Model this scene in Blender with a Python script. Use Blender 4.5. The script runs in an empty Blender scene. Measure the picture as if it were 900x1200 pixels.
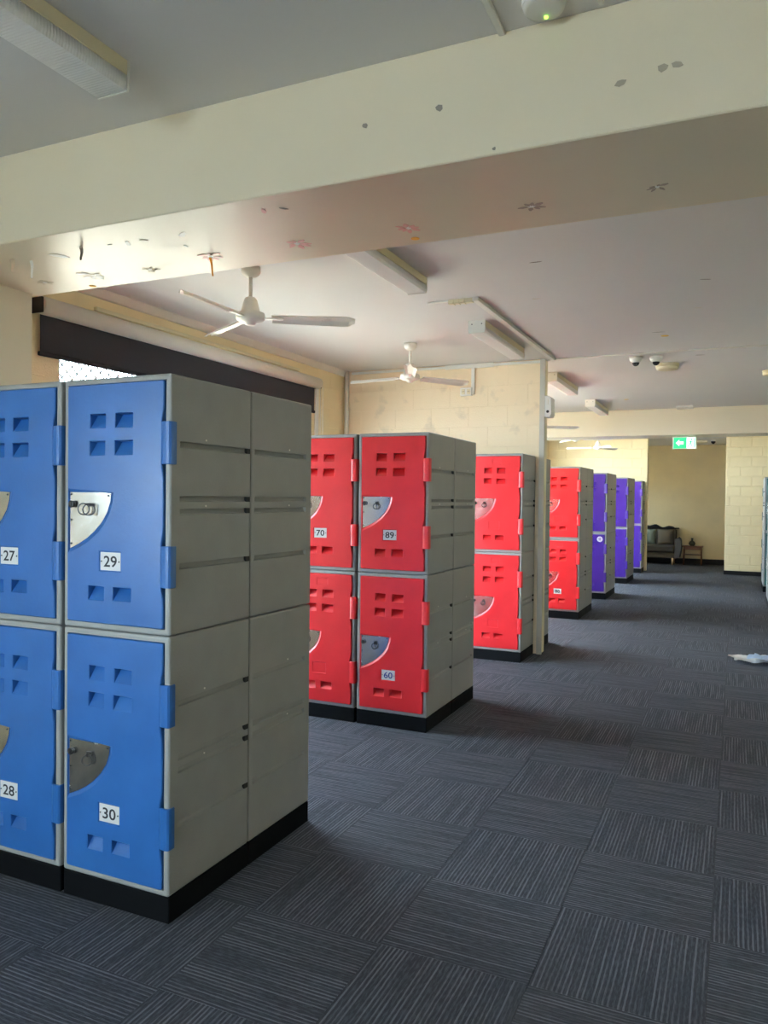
import bpy, bmesh, math, random
from mathutils import Vector, Matrix
from mathutils.geometry import tessellate_polygon
random.seed(7)
PI = math.pi
S = bpy.context.scene
C = S.collection

# ------------------------------------------------------------------ camera
cam = bpy.data.cameras.new('camera')
cam.sensor_fit = 'HORIZONTAL'; cam.sensor_width = 36.0
cam.lens = 36.0 * 901.71 / 900.0
cam.clip_start = 0.05; cam.clip_end = 200
co = bpy.data.objects.new('camera', cam); C.objects.link(co)
yaw, pit, rol = math.radians(24.594), math.radians(-1.017), math.radians(.6243)
fw = Vector((-math.sin(yaw) * math.cos(pit), math.cos(yaw) * math.cos(pit), math.sin(pit)))
rt = Vector((math.cos(yaw), math.sin(yaw), 0)); up = rt.cross(fw)
r2 = math.cos(rol) * rt + math.sin(rol) * up
u2 = -math.sin(rol) * rt + math.cos(rol) * up
M = Matrix((r2, u2, -fw)).transposed().to_4x4(); M.translation = (0, 0, 1.5423)
co.matrix_world = M
S.camera = co

# ------------------------------------------------------------------ world, sun, portals, exposure
SKY = 29.0
w = bpy.data.worlds.new('overcast_sky'); S.world = w; w.use_nodes = True
bg = w.node_tree.nodes['Background']; bg.inputs[0].default_value = (0.71, 0.87, 1.0, 1); bg.inputs[1].default_value = SKY
sun = bpy.data.lights.new('sun', 'SUN'); sun.energy = 108.0; sun.angle = math.radians(1.5); sun.color = (1.0, .90, .74)
so = bpy.data.objects.new('sun', sun); C.objects.link(so)
so.rotation_euler = (math.radians(8), math.radians(36), 0)      # comes over the roof from the +X side
ZC, XL, XR = 2.945, -4.0, 3.3
# (y0, y1, z0, z1) of the windows in the left wall
WIN = [(-1.8, -0.4, 1.05, 2.15), (3.66, 6.87, .35, 2.70), (8.35, 11.2, .85, 2.60), (13.2, 16.5, .6, 2.80), (19.0, 19.9, 1.2, 2.0)]  # the last one is unseen, added to brighten the lounge
RWIN = (-2.5, -.4, 1.05, 2.25)                                   # window in the wall behind the camera (x0, x1, z0, z1)
ADDED_SWIN = [(4.6, 5.2, 2.05, 2.4), (9.7, 10.3, 2.05, 2.4)]              # small unseen windows added on the right to light the locker ends
def portal(loc, rot, sx, sy):
    l = bpy.data.lights.new('window_daylight', 'AREA'); l.shape = 'RECTANGLE'; l.size = sx; l.size_y = sy
    l.cycles.is_portal = True
    o = bpy.data.objects.new('window_daylight', l); C.objects.link(o); o.location = loc; o.rotation_euler = rot
for a, b, c, d in WIN:
    portal((XL - .16, (a + b) / 2, (c + d) / 2), (0, -PI / 2, 0), d - c, b - a)
for a, b, c, d in ADDED_SWIN:
    portal((XR + .16, (a + b) / 2, (c + d) / 2), (0, PI / 2, 0), d - c, b - a)
portal(((RWIN[0] + RWIN[1]) / 2, -3.66, (RWIN[2] + RWIN[3]) / 2), (PI / 2, 0, 0), RWIN[1] - RWIN[0], RWIN[3] - RWIN[2])
vs = S.view_settings
vs.view_transform = 'Standard'; vs.look = 'None'; vs.gamma = 1.0; vs.use_curve_mapping = False
vs.exposure = 0.52
S.cycles.max_bounces = 14; S.cycles.diffuse_bounces = 8; S.cycles.glossy_bounces = 4
S.cycles.transmission_bounces = 6; S.cycles.sample_clamp_indirect = 6.0
S.cycles.use_denoising = True

# ------------------------------------------------------------------ materials
MATS = {}
def nn(nt, t, **kw):
    n = nt.nodes.new(t)
    for k, v in kw.items(): setattr(n, k, v)
    return n
def mat(name, col, rough=.5, metal=0.0, var=0.0, vscale=4.0, bump=0.0, bscale=60.0, coat=0.0, spec=.5, emit=None, estr=0.0, alpha=None):
    if name in MATS: return MATS[name]
    m = bpy.data.materials.new(name); m.use_nodes = True; nt = m.node_tree; b = nt.nodes['Principled BSDF']
    b.inputs['Base Color'].default_value = (*col, 1); b.inputs['Roughness'].default_value = rough
    b.inputs['Metallic'].default_value = metal; b.inputs['Specular IOR Level'].default_value = spec
    b.inputs['Coat Weight'].default_value = coat
    if emit: b.inputs['Emission Color'].default_value = (*emit, 1); b.inputs['Emission Strength'].default_value = estr
    tc = nn(nt, 'ShaderNodeTexCoord')
    if var > 0:
        n = nn(nt, 'ShaderNodeTexNoise'); n.inputs['Scale'].default_value = vscale; n.inputs['Detail'].default_value = 6
        nt.links.new(tc.outputs['Object'], n.inputs['Vector'])
        r = nn(nt, 'ShaderNodeMapRange'); r.inputs['From Min'].default_value = .3; r.inputs['From Max'].default_value = .7
        r.inputs['To Min'].default_value = 1 - var; r.inputs['To Max'].default_value = 1 + var
        nt.links.new(n.outputs['Fac'], r.inputs['Value'])
        mx = nn(nt, 'ShaderNodeMix', data_type='RGBA', blend_type='MULTIPLY'); mx.inputs[0].default_value = 1
        mx.inputs[6].default_value = (*col, 1); nt.links.new(r.outputs['Result'], mx.inputs[7])
        nt.links.new(mx.outputs[2], b.inputs['Base Color'])
        r2_ = nn(nt, 'ShaderNodeMapRange'); r2_.inputs['To Min'].default_value = max(.03, rough - .1); r2_.inputs['To Max'].default_value = min(1, rough + .1)
        nt.links.new(n.outputs['Fac'], r2_.inputs['Value']); nt.links.new(r2_.outputs['Result'], b.inputs['Roughness'])
    if bump > 0:
        n2 = nn(nt, 'ShaderNodeTexNoise'); n2.inputs['Scale'].default_value = bscale; n2.inputs['Detail'].default_value = 4
        nt.links.new(tc.outputs['Object'], n2.inputs['Vector'])
        bp = nn(nt, 'ShaderNodeBump'); bp.inputs['Strength'].default_value = bump; bp.inputs['Distance'].default_value = .01
        nt.links.new(n2.outputs['Fac'], bp.inputs['Height']); nt.links.new(bp.outputs['Normal'], b.inputs['Normal'])
    MATS[name] = m
    return m
CREAM = (.84, .70, .43)
cream = mat('cream_painted_block', CREAM, .55, var=.05, vscale=2.2, bump=.25, bscale=90)
cream_beam = mat('cream_painted_beam', (.73, .645, .485), .36, var=.03, vscale=1.5, bump=.04, bscale=30)
ceil_m = mat('white_ceiling_paint', (.71, .69, .675), .6, var=.02, vscale=1.2, bump=.03, bscale=40)
white_trim = mat('white_trim_paint', (.74, .70, .62), .4, var=.03)
white_pl = mat('white_plastic', (.80, .78, .72), .35, var=.02)
cream_pl = mat('cream_plastic', (.74, .66, .45), .4, var=.02)
grey_pl = mat('grey_moulded_plastic', (.285, .288, .28), .42, var=.06, vscale=7, bump=.12, bscale=140)
dark_gap = mat('black_and_slot_shade', (.012, .012, .012), .7)  # near-black parts, and the shade inside slots and holes
black_pl = mat('black_plinth_plastic', (.003, .0034, .0045), .65, var=.1, vscale=9, spec=.12)
blue_pl = mat('blue_moulded_plastic', (.023, .118, .37), .34, var=.10, vscale=5, bump=.06, bscale=70)
red_pl = mat('red_moulded_plastic', (.68, .020, .027), .34, var=.07, vscale=5, bump=.06, bscale=70)
purple_pl = mat('purple_moulded_plastic', (.055, .016, .26), .36, var=.08, vscale=5, bump=.06, bscale=70)
teal_pl = mat('teal_moulded_plastic', (.02, .11, .11), .36, var=.08, vscale=5, bump=.06, bscale=70)
steel = mat('brushed_steel_plate', (.62, .60, .57), .25, metal=1.0, var=.08, vscale=14, bump=.006, bscale=60)
steel_dk = mat('dark_steel', (.10, .10, .10), .35, metal=1.0)
chrome = mat('chrome', (.7, .7, .7), .18, metal=1.0)
num_pl = mat('number_plate_silver', (.62, .61, .60), .4, var=.03)
ink = mat('black_ink', (.015, .015, .02), .6)
ink_blue = mat('blue_ink', (.03, .05, .25), .6)
blind_m = mat('charcoal_blind_fabric', (.016, .016, .022), .8, var=.08, vscale=40)
base_m = mat('dark_baseboard_vinyl', (.012, .011, .012), .6, spec=.25)
fan_m = mat('white_fan_enamel', (.82, .77, .69), .3, var=.03)
paper_w = mat('white_paper', (.90, .89, .86), .36)
paper_pink = mat('faded_pink_paper', (.80, .42, .37), .36)
paper_grey = mat('grey_paint_chip', (.26, .23, .19), .6)
paper_brown = mat('faded_brown_paper', (.42, .34, .27), .6)
paper_or = mat('orange_paper', (.85, .42, .05), .8)
paper_cream = mat('peeled_cream_paint', (.70, .62, .48), .8)
galv = mat('galvanised_strip', (.50, .47, .40), .4, metal=.4, var=.06)
ground_m = mat('pale_concrete_ground', (.55, .47, .36), .9, var=.06, vscale=.7)
paving_m = mat('grey_bounce_paving', (.30, .32, .34), .9, var=.12, vscale=2)
alu = mat('white_window_frame', (.75, .73, .70), .4)
wood = mat('brown_wood', (.20, .075, .030), .4, var=.2, vscale=12)
wood_lt = mat('light_wood', (.55, .38, .22), .4)
sofa_m = mat('grey_brown_upholstery', (.10, .085, .07), .9, var=.1, vscale=60, bump=.2, bscale=250)
sofa_arm = mat('slate_upholstery', (.13, .14, .16), .9, var=.1, vscale=60, bump=.2, bscale=250)
cush_t = mat('pale_teal_cushion', (.26, .34, .33), .9, bump=.2, bscale=200)
cush_b = mat('olive_brown_cushion', (.16, .135, .10), .9, bump=.2, bscale=200)
throw_m = mat('black_throw', (.018, .014, .014), .9, bump=.3, bscale=60)
glass_vase = mat('dark_glazed_ceramic', (.05, .055, .045), .15, var=.3, vscale=20)
green_led = mat('green_led', (.2, .9, .05), .4, emit=(.35, 1, .05), estr=4)
sign_green = mat('exit_sign_green', (.02, .55, .16), .4, emit=(.02, .62, .18), estr=1.0)
sign_white = mat('exit_sign_white', (.8, .95, .85), .4, emit=(.75, 1, .85), estr=1.0)
plastic_bl = mat('pale_blue_wrap', (.55, .65, .80), .35, var=.1, vscale=20)

def glass_mat():
    m = bpy.data.materials.new('window_glass'); m.use_nodes = True; nt = m.node_tree
    nt.nodes.remove(nt.nodes['Principled BSDF']); out = nt.nodes['Material Output']
    tr = nn(nt, 'ShaderNodeBsdfTransparent'); tr.inputs[0].default_value = (.93, .95, .95, 1)
    gl = nn(nt, 'ShaderNodeBsdfGlossy'); gl.inputs['Roughness'].default_value = .02
    mx = nn(nt, 'ShaderNodeMixShader'); mx.inputs[0].default_value = .05
    nt.links.new(tr.outputs[0], mx.inputs[1]); nt.links.new(gl.outputs[0], mx.inputs[2]); nt.links.new(mx.outputs[0], out.inputs['Surface'])
    return m
glass = glass_mat()

def diffuser_mat():
    m = bpy.data.materials.new('ribbed_prismatic_diffuser'); m.use_nodes = True; nt = m.node_tree; b = nt.nodes['Principled BSDF']
    b.inputs['Base Color'].default_value = (.93, .91, .88, 1); b.inputs['Roughness'].default_value = .28
    b.inputs['Subsurface Weight'].default_value = .85; b.inputs['Subsurface Radius'].default_value = (1, 1, 1); b.inputs['Subsurface Scale'].default_value = .08
    tc = nn(nt, 'ShaderNodeTexCoord'); wv = nn(nt, 'ShaderNodeTexWave', wave_type='BANDS', bands_direction='Y')
    wv.inputs['Scale'].default_value = 28; nt.links.new(tc.outputs['Object'], wv.inputs['Vector'])
    bp = nn(nt, 'ShaderNodeBump'); bp.inputs['Strength'].default_value = .5; bp.inputs['Distance'].default_value = .004
    nt.links.new(wv.outputs['Fac'], bp.inputs['Height']); nt.links.new(bp.outputs['Normal'], b.inputs['Normal'])
    return m
diffuser_m = diffuser_mat()

def carpet_mat():
    m = bpy.data.materials.new('striped_slate_carpet'); m.use_nodes = True; nt = m.node_tree; b = nt.nodes['Principled BSDF']
    b.inputs['Roughness'].default_value = .95; b.inputs['Specular IOR Level'].default_value = .15
    L = nt.links.new
    uv = nn(nt, 'ShaderNodeUVMap'); uv.uv_map = 'UVMap'
    oi = nn(nt, 'ShaderNodeObjectInfo')
    of = nn(nt, 'ShaderNodeVectorMath', operation='SCALE'); L(oi.outputs['Location'], of.inputs[0]); of.inputs['Scale'].default_value = 3.17
    ad = nn(nt, 'ShaderNodeVectorMath', operation='ADD'); L(uv.outputs[0], ad.inputs[0]); L(of.outputs[0], ad.inputs[1])
    def noise(sx, sy, detail=2):
        mp = nn(nt, 'ShaderNodeMapping'); mp.inputs['Scale'].default_value = (sx, sy, 1); L(ad.outputs[0], mp.inputs['Vector'])
        n = nn(nt, 'ShaderNodeTexNoise'); n.inputs['Scale'].default_value = 1; n.inputs['Detail'].default_value = detail; L(mp.outputs[0], n.inputs['Vector'])
        return n
    n1 = noise(58, 2.2, 1); n2 = noise(170, 30, 2); n3 = noise(6, 5, 3); n4 = noise(500, 500, 1)
    def rng(n, a, b_, c, d, o='Fac'):
        r = nn(nt, 'ShaderNodeMapRange'); L(n.outputs[o], r.inputs['Value'])
        for k, v in zip(('From Min', 'From Max', 'To Min', 'To Max'), (a, b_, c, d)): r.inputs[k].default_value = v
        return r
    sp = nn(nt, 'ShaderNodeSeparateXYZ'); L(uv.outputs[0], sp.inputs[0])
    fr = nn(nt, 'ShaderNodeMath', operation='MULTIPLY'); L(sp.outputs['X'], fr.inputs[0]); fr.inputs[1].default_value = 2 * PI / .0155
    wob = nn(nt, 'ShaderNodeMath', operation='MULTIPLY_ADD'); L(n3.outputs['Fac'], wob.inputs[0]); wob.inputs[1].default_value = 2.0; L(fr.outputs[0], wob.inputs[2])
    sn = nn(nt, 'ShaderNodeMath', operation='SINE'); L(wob.outputs[0], sn.inputs[0])
    st = rng(sn, -.1, .7, 0, 1, 'Value')
    a = rng(n1, .40, .62, .15, 1); bq = rng(n2, .35, .65, -.12, .22); d = rng(n4, .3, .7, .8, 1.2)
    mu = nn(nt, 'ShaderNodeMath', operation='MULTIPLY'); L(st.outputs[0], mu.inputs[0]); L(a.outputs[0], mu.inputs[1])
    m1 = nn(nt, 'ShaderNodeMath', operation='ADD', use_clamp=True); L(mu.outputs[0], m1.inputs[0]); L(bq.outputs[0], m1.inputs[1])
    col = nn(nt, 'ShaderNodeMix', data_type='RGBA'); col.inputs[6].default_value = (.044, .048, .060, 1); col.inputs[7].default_value = (.135, .143, .170, 1)
    L(m1.outputs[0], col.inputs[0])
    mm = nn(nt, 'ShaderNodeMix', data_type='RGBA', blend_type='MULTIPLY'); mm.inputs[0].default_value = 1
    L(col.outputs[2], mm.inputs[6]); L(d.outputs[0], mm.inputs[7]); L(mm.outputs[2], b.inputs['Base Color'])
    bp = nn(nt, 'ShaderNodeBump'); bp.inputs['Strength'].default_value = .5; bp.inputs['Distance'].default_value = .004
    L(m1.outputs[0], bp.inputs['Height']); L(bp.outputs['Normal'], b.inputs['Normal'])
    return m
carpet = carpet_mat()

def blockwall_mat():
    """cream paint with scuffed grey patches of their own shape"""
    m = bpy.data.materials.new('scuffed_cream_paint'); m.use_nodes = True; nt = m.node_tree; b = nt.nodes['Principled BSDF']; L = nt.links.new
    b.inputs['Roughness'].default_value = .55
    g = nn(nt, 'ShaderNodeNewGeometry')
    n = nn(nt, 'ShaderNodeTexNoise'); n.inputs['Scale'].default_value = 5.5; n.inputs['Detail'].default_value = 3; L(g.outputs['Position'], n.inputs['Vector'])
    r = nn(nt, 'ShaderNodeMapRange'); L(n.outputs['Fac'], r.inputs['Value'])
    for k, v in zip(('From Min', 'From Max', 'To Min', 'To Max'), (.58, .68, 0, .30)): r.inputs[k].default_value = v
    mx = nn(nt, 'ShaderNodeMix', data_type='RGBA'); mx.inputs[6].default_value = (.84, .68, .46, 1); mx.inputs[7].default_value = (.45, .37, .27, 1)
    L(r.outputs[0], mx.inputs[0]); L(mx.outputs[2], b.inputs['Base Color'])
    n2 = nn(nt, 'ShaderNodeTexNoise'); n2.inputs['Scale'].default_value = 70; L(g.outputs['Position'], n2.inputs['Vector'])
    bp = nn(nt, 'ShaderNodeBump'); bp.inputs['Strength'].default_value = .25; bp.inputs['Distance'].default_value = .01
    L(n2.outputs['Fac'], bp.inputs['Height']); L(bp.outputs['Normal'], b.inputs['Normal'])
    return m
cream_scuff = blockwall_mat()

# ------------------------------------------------------------------ mesh helpers
def link(o, parent=None):
    C.objects.link(o)
    if parent: o.parent = parent
    return o
def obj(name, data, m=None, parent=None, loc=(0, 0, 0), rot=(0, 0, 0)):
    if isinstance(data, bmesh.types.BMesh):
        me = bpy.data.meshes.new(name); data.to_mesh(me); data.free(); data = me
    if m:
        ms = m if isinstance(m, (list, tuple)) else [m]
        if not data.materials:
            for x in ms: data.materials.append(x)
    o = bpy.data.objects.new(name, data); o.location = loc; o.rotation_euler = rot
    return link(o, parent)
def tag(o, label, cat, group=None, kind=None):
    o['label'] = label; o['category'] = cat
    if group: o['group'] = group
    if kind: o['kind'] = kind
    return o
def thing(name, label, cat, loc=(0, 0, 0), rotz=0, group=None):
    o = bpy.data.objects.new(name, None); o.empty_display_size = .1; o.location = loc; o.rotation_euler = (0, 0, rotz); link(o)
    return tag(o, label, cat, group)
def struct(name, bm, m, label, cat='structure', parent=None):
    o = obj(name, bm, m, parent)
    o['kind'] = 'structure'; o['label'] = label; o['category'] = cat
    return o
def box(bm, x0, x1, y0, y1, z0, z1, bev=0.0, seg=2, mi=0):
    t = bmesh.new()
    bmesh.ops.create_cube(t, size=1)
    for v in t.verts: v.co = ((x0 + x1) / 2 + v.co.x * (x1 - x0), (y0 + y1) / 2 + v.co.y * (y1 - y0), (z0 + z1) / 2 + v.co.z * (z1 - z0))
    if bev: bmesh.ops.bevel(t, geom=list(t.edges), offset=bev, segments=seg, affect='EDGES', profile=.5)
    merge(bm, t, mi); return bm
def merge(bm, t, mi=0, mat_=None):
    vm = {}
    for v in t.verts: vm[v] = bm.verts.new(mat_ @ v.co if mat_ else v.co)
    for f in t.faces:
        try:
            nf = bm.faces.new([vm[v] for v in f.verts]); nf.material_index = mi; nf.smooth = f.smooth
        except ValueError: pass
    t.free()
def B(x0, x1, y0, y1, z0, z1, bev=0.0, seg=2): return box(bmesh.new(), x0, x1, y0, y1, z0, z1, bev, seg)
def tube(bm, p, q, r, n=10, r2=None, mi=0, smooth=True):
    p, q = Vector(p), Vector(q); d = (q - p).normalized()
    a = d.orthogonal().normalized(); b = d.cross(a); r2 = r if r2 is None else r2
    A = [bm.verts.new(p + r * (math.cos(2 * PI * i / n) * a + math.sin(2 * PI * i / n) * b)) for i in range(n)]
    Bv = [bm.verts.new(q + r2 * (math.cos(2 * PI * i / n) * a + math.sin(2 * PI * i / n) * b)) for i in range(n)]
    for i in range(n):
        f = bm.faces.new((A[i], A[(i + 1) % n], Bv[(i + 1) % n], Bv[i])); f.smooth = smooth; f.material_index = mi
    f = bm.faces.new(A[::-1]); f.material_index = mi
    f = bm.faces.new(Bv); f.material_index = mi
    return bm
def lathe(prof, n=24, axis='z', mi=0, bm=None):
    """prof: list of (r, h)"""
    bm = bm or bmesh.new(); rings = []
    for r, h in prof:
        if r < 1e-5: rings.append([bm.verts.new((0, 0, h))])
        else: rings.append([bm.verts.new((r * math.cos(2 * PI * i / n), r * math.sin(2 * PI * i / n), h)) for i in range(n)])
    for a, b in zip(rings, rings[1:]):
        for i in range(n):
            va = [a[i % len(a)]] if len(a) == 1 else [a[i], a[(i + 1) % n]]
            vb = [b[i % len(b)]] if len(b) == 1 else [b[(i + 1) % n], b[i]]
            if len(va) + len(vb) >= 3:
                f = bm.faces.new(va + vb); f.smooth = True; f.material_index = mi
    bmesh.ops.recalc_face_normals(bm, faces=list(bm.faces))
    return bm
def torus(bm, c, R, r, normal=(0, 1, 0), n=20, m=8, mi=0, sx=1.0):
    nrm = Vector(normal).normalized(); a = nrm.orthogonal().normalized(); b = nrm.cross(a); c = Vector(c)
    V = []
    for i in range(n):
        t = 2 * PI * i / n; d = math.cos(t) * a + math.sin(t) * b; cc = c + R * d
        V.append([bm.verts.new(cc + r * (math.cos(2 * PI * j / m) * d + math.sin(2 * PI * j / m) * nrm)) for j in range(m)])
    for i in range(n):
        for j in range(m):
            f = bm.faces.new((V[i][j], V[(i + 1) % n][j], V[(i + 1) % n][(j + 1) % m], V[i][(j + 1) % m])); f.smooth = True; f.material_index = mi
    return bm
def prism(poly, axis, a, b, bm=None, mi=0):
    """poly: 2-D points; extruded along axis from a to b ('x': poly=(y,z), 'y': poly=(x,z), 'z': poly=(x,y))"""
    bm = bm or bmesh.new()
    def p3(p, t): return {'x': (t, p[0], p[1]), 'y': (p[0], t, p[1]), 'z': (p[0], p[1], t)}[axis]
    A = [bm.verts.new(p3(p, a)) for p in poly]; Bv = [bm.verts.new(p3(p, b)) for p in poly]; n = len(poly)
    fs = [bm.faces.new(A), bm.faces.new(Bv[::-1])] + [bm.faces.new((A[i], Bv[i], Bv[(i + 1) % n], A[(i + 1) % n])) for i in range(n)]
    for f in fs: f.material_index = mi
    bmesh.ops.recalc_face_normals(bm, faces=fs)
    return bm
def loop_edges(bm, vs):
    out = []
    for i in range(len(vs)):
        e = bm.edges.get((vs[i], vs[(i + 1) % len(vs)])) or bm.edges.new((vs[i], vs[(i + 1) % len(vs)]))
        out.append(e)
    return out

# ------------------------------------------------------------------ room shell
YB, YF, YA = -3.5, 17.93, 20.55       # wall behind camera, far wall, alcove back wall
YP0, YP1 = 7.645, 7.80                # partition of blocks
XP = -1.775                           # its free end
T = .15
# outdoor ground that daylight bounces off; right side and paving added to tune the bounce
g = struct('ground_outside', B(-40, XL - T, 2.6, 40, -.4, -.12), ground_m, 'pale concrete ground outside the windows', 'ground')
struct('bounce_ground_right', B(XR + T, 40, YB - .4, 40, -.4, -.12), ground_m, 'unseen pale ground added on the other side for warm bounce', 'ground')
struct('bounce_paving_behind', B(-40, 40, -40, YB - .4, -.4, -.13), paving_m, 'unseen grey paving added behind the building for cooler bounce', 'paving')
struct('bounce_paving_beside', B(-40, XL - T, YB - .4, 2.6, -.4, -.13), paving_m, 'unseen grey paving added beside the near bay for cooler bounce', 'paving')
# floor slab + carpet tiles
fl = struct('floor', B(XL - T, XR + T, YB - T, YA + T, -.25, -.007), base_m, 'dark slate floor of striped carpet tiles laid quarter turn', 'floor')
TS = .52; TX0 = -.057 - 8 * TS; TY0 = 2.92 - 12 * TS
def tile_mesh(turn):
    bm = B(-TS / 2 + .0007, TS / 2 - .0007, -TS / 2 + .0007, TS / 2 - .0007, -.0068, 0)
    uvl = bm.loops.layers.uv.new('UVMap')
    for f in bm.faces:
        for l in f.loops:
            x, y = l.vert.co.x, l.vert.co.y
            l[uvl].uv = (y, x) if turn else (x, y)
    me = bpy.data.meshes.new('carpet_tile'); bm.to_mesh(me); bm.free(); me.materials.append(carpet); return me
TM = [tile_mesh(0), tile_mesh(1)]
rest = bmesh.new(); ruv = rest.loops.layers.uv.new('UVMap')
ntile = 0
for j in range(0, 52):
    for i in range(0, 15):
        cx, cy = TX0 + (i + .5) * TS, TY0 + (j + .5) * TS
        if cx + TS / 2 < XL or cx - TS / 2 > XR or cy - TS / 2 < YB or cy + TS / 2 > YA + .3: continue
        turn = (i + j) % 2
        if 1.3 < cy < 12.6 and cx < .9 and cx > XL + TS / 2:
            o = obj('carpet_tile', TM[turn], parent=fl, loc=(cx, cy, 0)); ntile += 1
        else:
            x0, x1 = max(cx - TS / 2, XL), min(cx + TS / 2, XR); y0, y1 = max(cy - TS / 2, YB), min(cy + TS / 2, YA)
            if x1 - x0 < .01 or y1 - y0 < .01: continue
            vs_ = [rest.verts.new((x, y, 0)) for x, y in ((x0, y0), (x1, y0), (x1, y1), (x0, y1))]
            f = rest.faces.new(vs_)
            for l in f.loops: l[ruv].uv = (l.vert.co.y * 1.0 + i * 3.3, l.vert.co.x + j * 1.7) if turn else (l.vert.co.x + j * 2.1, l.vert.co.y + i * 1.3)
rc = obj('far_carpet_tiles', rest, carpet, fl); rc['kind'] = 'stuff'
# ceiling slab, with unseen eaves added to block sun and sky
struct('ceiling', B(XL - .45, XR + 1.0, YB - .6, YA + .6, ZC, ZC + .25), ceil_m, 'flat white painted ceiling', 'ceiling')
# left wall with window openings
def wall_with_openings(axis, t0, t1, a0, a1, ops, zt=ZC):
    """axis 'y': wall runs along y, thickness t0..t1 in x"""
    bm = bmesh.new(); cur = a0
    def bb(p, q, z0, z1):
        if q - p < 1e-4 or z1 - z0 < 1e-4: return
        if axis == 'y': box(bm, t0, t1, p, q, z0, z1)
        else: box(bm, p, q, t0, t1, z0, z1)
    for a, b, c, d in sorted(ops):
        bb(cur, a, -.1, zt); bb(a, b, -.1, c); bb(a, b, d, zt); cur = b
    bb(cur, a1, -.1, zt); return bm
wl = struct('wall_left', wall_with_openings('y', XL - T, XL, YB - T, YA + T, WIN), cream, 'cream painted block wall holding the windows', 'wall')
wr = struct('wall_right', wall_with_openings('y', XR, XR + T, YB - T, YA + T, ADDED_SWIN), cream, 'cream painted wall across the aisle', 'wall')
wb = struct('wall_rear', wall_with_openings('x', YB - T, YB, XL, XR, [RWIN]), cream, 'cream painted wall closing the near bay', 'wall')
wp = struct('wall_partition', B(XL, XP, YP0, YP1, -.007, ZC), cream_scuff, 'cream painted concrete block partition behind the red lockers', 'wall')
wfl = struct('wall_far_left', B(XL, -1.80, YF, YF + T, -.007, ZC), cream, 'cream block wall left of the lounge opening', 'wall')
wfr = struct('wall_far_right', B(-.215, XR, YF, YF + T, -.007, ZC), cream, 'cream block wall right of the lounge opening', 'wall')
wa = struct('wall_alcove', B(XL, XR, YA, YA + T, -.1, ZC), cream, 'plain cream wall behind the sofa', 'wall')
struct('wall_alcove_right', B(1.2, XR, YF + T, YA, -.007, ZC), cream, 'cream side wall at the end of the lounge', 'wall')
# painted concrete blocks, slightly proud of the joints
BW, BH, JT = .415, .2085, .0055
bcache = {}
def block_mesh(w_, h_, m, dp=.0022):
    k = (round(w_, 3), round(h_, 3), m.name, dp)
    if k not in bcache:
        bm = B(0, w_, -dp, .02, 0, h_, dp * .6, 1)
        me = bpy.data.meshes.new('block'); bm.to_mesh(me); bm.free(); me.materials.append(m); bcache[k] = me
    return bcache[k]
def blocks(parent, a0, a1, z0, z1, place, m, holes=(), off=0.0, dp=.0022, jt=JT):
    """place(a, z) -> (loc, rotz); blocks run along a"""
    k0 = int(z0 // BH)
    for k in range(k0, int(z1 / BH) + 1):
        zb, zt_ = max(k * BH, z0), min((k + 1) * BH, z1)
        if zt_ - zb < .02: continue
        a = a0 - (BW * .5 if k % 2 else 0) - off
        while a < a1:
            p, q = max(a, a0), min(a + BW, a1); a += BW
            segs = [(p, q)]
            for h0, h1, hz0, hz1 in holes:
                if zt_ > hz0 + .01 and zb < hz1 - .01:
                    ns = []
                    for s, t in segs:
                        if t <= h0 or s >= h1: ns.append((s, t))
                        else:
                            if s < h0: ns.append((s, h0))
                            if t > h1: ns.append((h1, t))
                    segs = ns
            for s, t in segs:
                if t - s < .03: continue
                loc, rz = place(s + jt / 2, zb + jt / 2)
                obj('block', block_mesh(t - s - jt, zt_ - zb - jt, m, dp), parent=parent, loc=loc, rot=(0, 0, rz))
blocks(wp, XL + .005, XP - .005, .2, ZC, lambda a, z: ((a, YP0, z), 0), cream_scuff)
blocks(wfr, -.21, 1.3, .10, ZC, lambda a, z: ((a, YF, z), 0), cream, off=.13, dp=.008, jt=.013)
blocks(wfl, XL, -1.80, 1.25, ZC, lambda a, z: ((a, YF, z), 0), cream, dp=.006, jt=.011)
blocks(wl, 2.95, YP0, 1.45, ZC, lambda a, z: ((XL, a, z), PI / 2), cream, holes=[(3.55, 7.03, .8, 2.86)])
# beams
def beam(name, y0, y1, z0, label):
    o = struct(name, B(XL, XR, y0, y1, z0, ZC, .004, 1), cream_beam, label, 'beam'); return o
BY0, BY1, BZ = 2.262, 2.93, 2.583
beam('trim_1', BY0, BY1, BZ, 'deep cream ceiling beam with torn paper flowers on its underside')
DY0, DY1, DZ = 12.37, 12.95, 2.545
beam('trim_2', DY0, DY1, DZ, 'cream ceiling beam carrying the green exit sign')
struct('wall_pier', B(XL, -3.345, BY0 + .01, 2.885, -.007, BZ), cream_beam, 'cream pier carrying the near beam', 'wall')
struct('wall_pier_far', B(XL, -3.345, DY0 + .01, 12.93, -.007, DZ), cream_beam, 'cream pier carrying the farther beam', 'wall')
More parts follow.
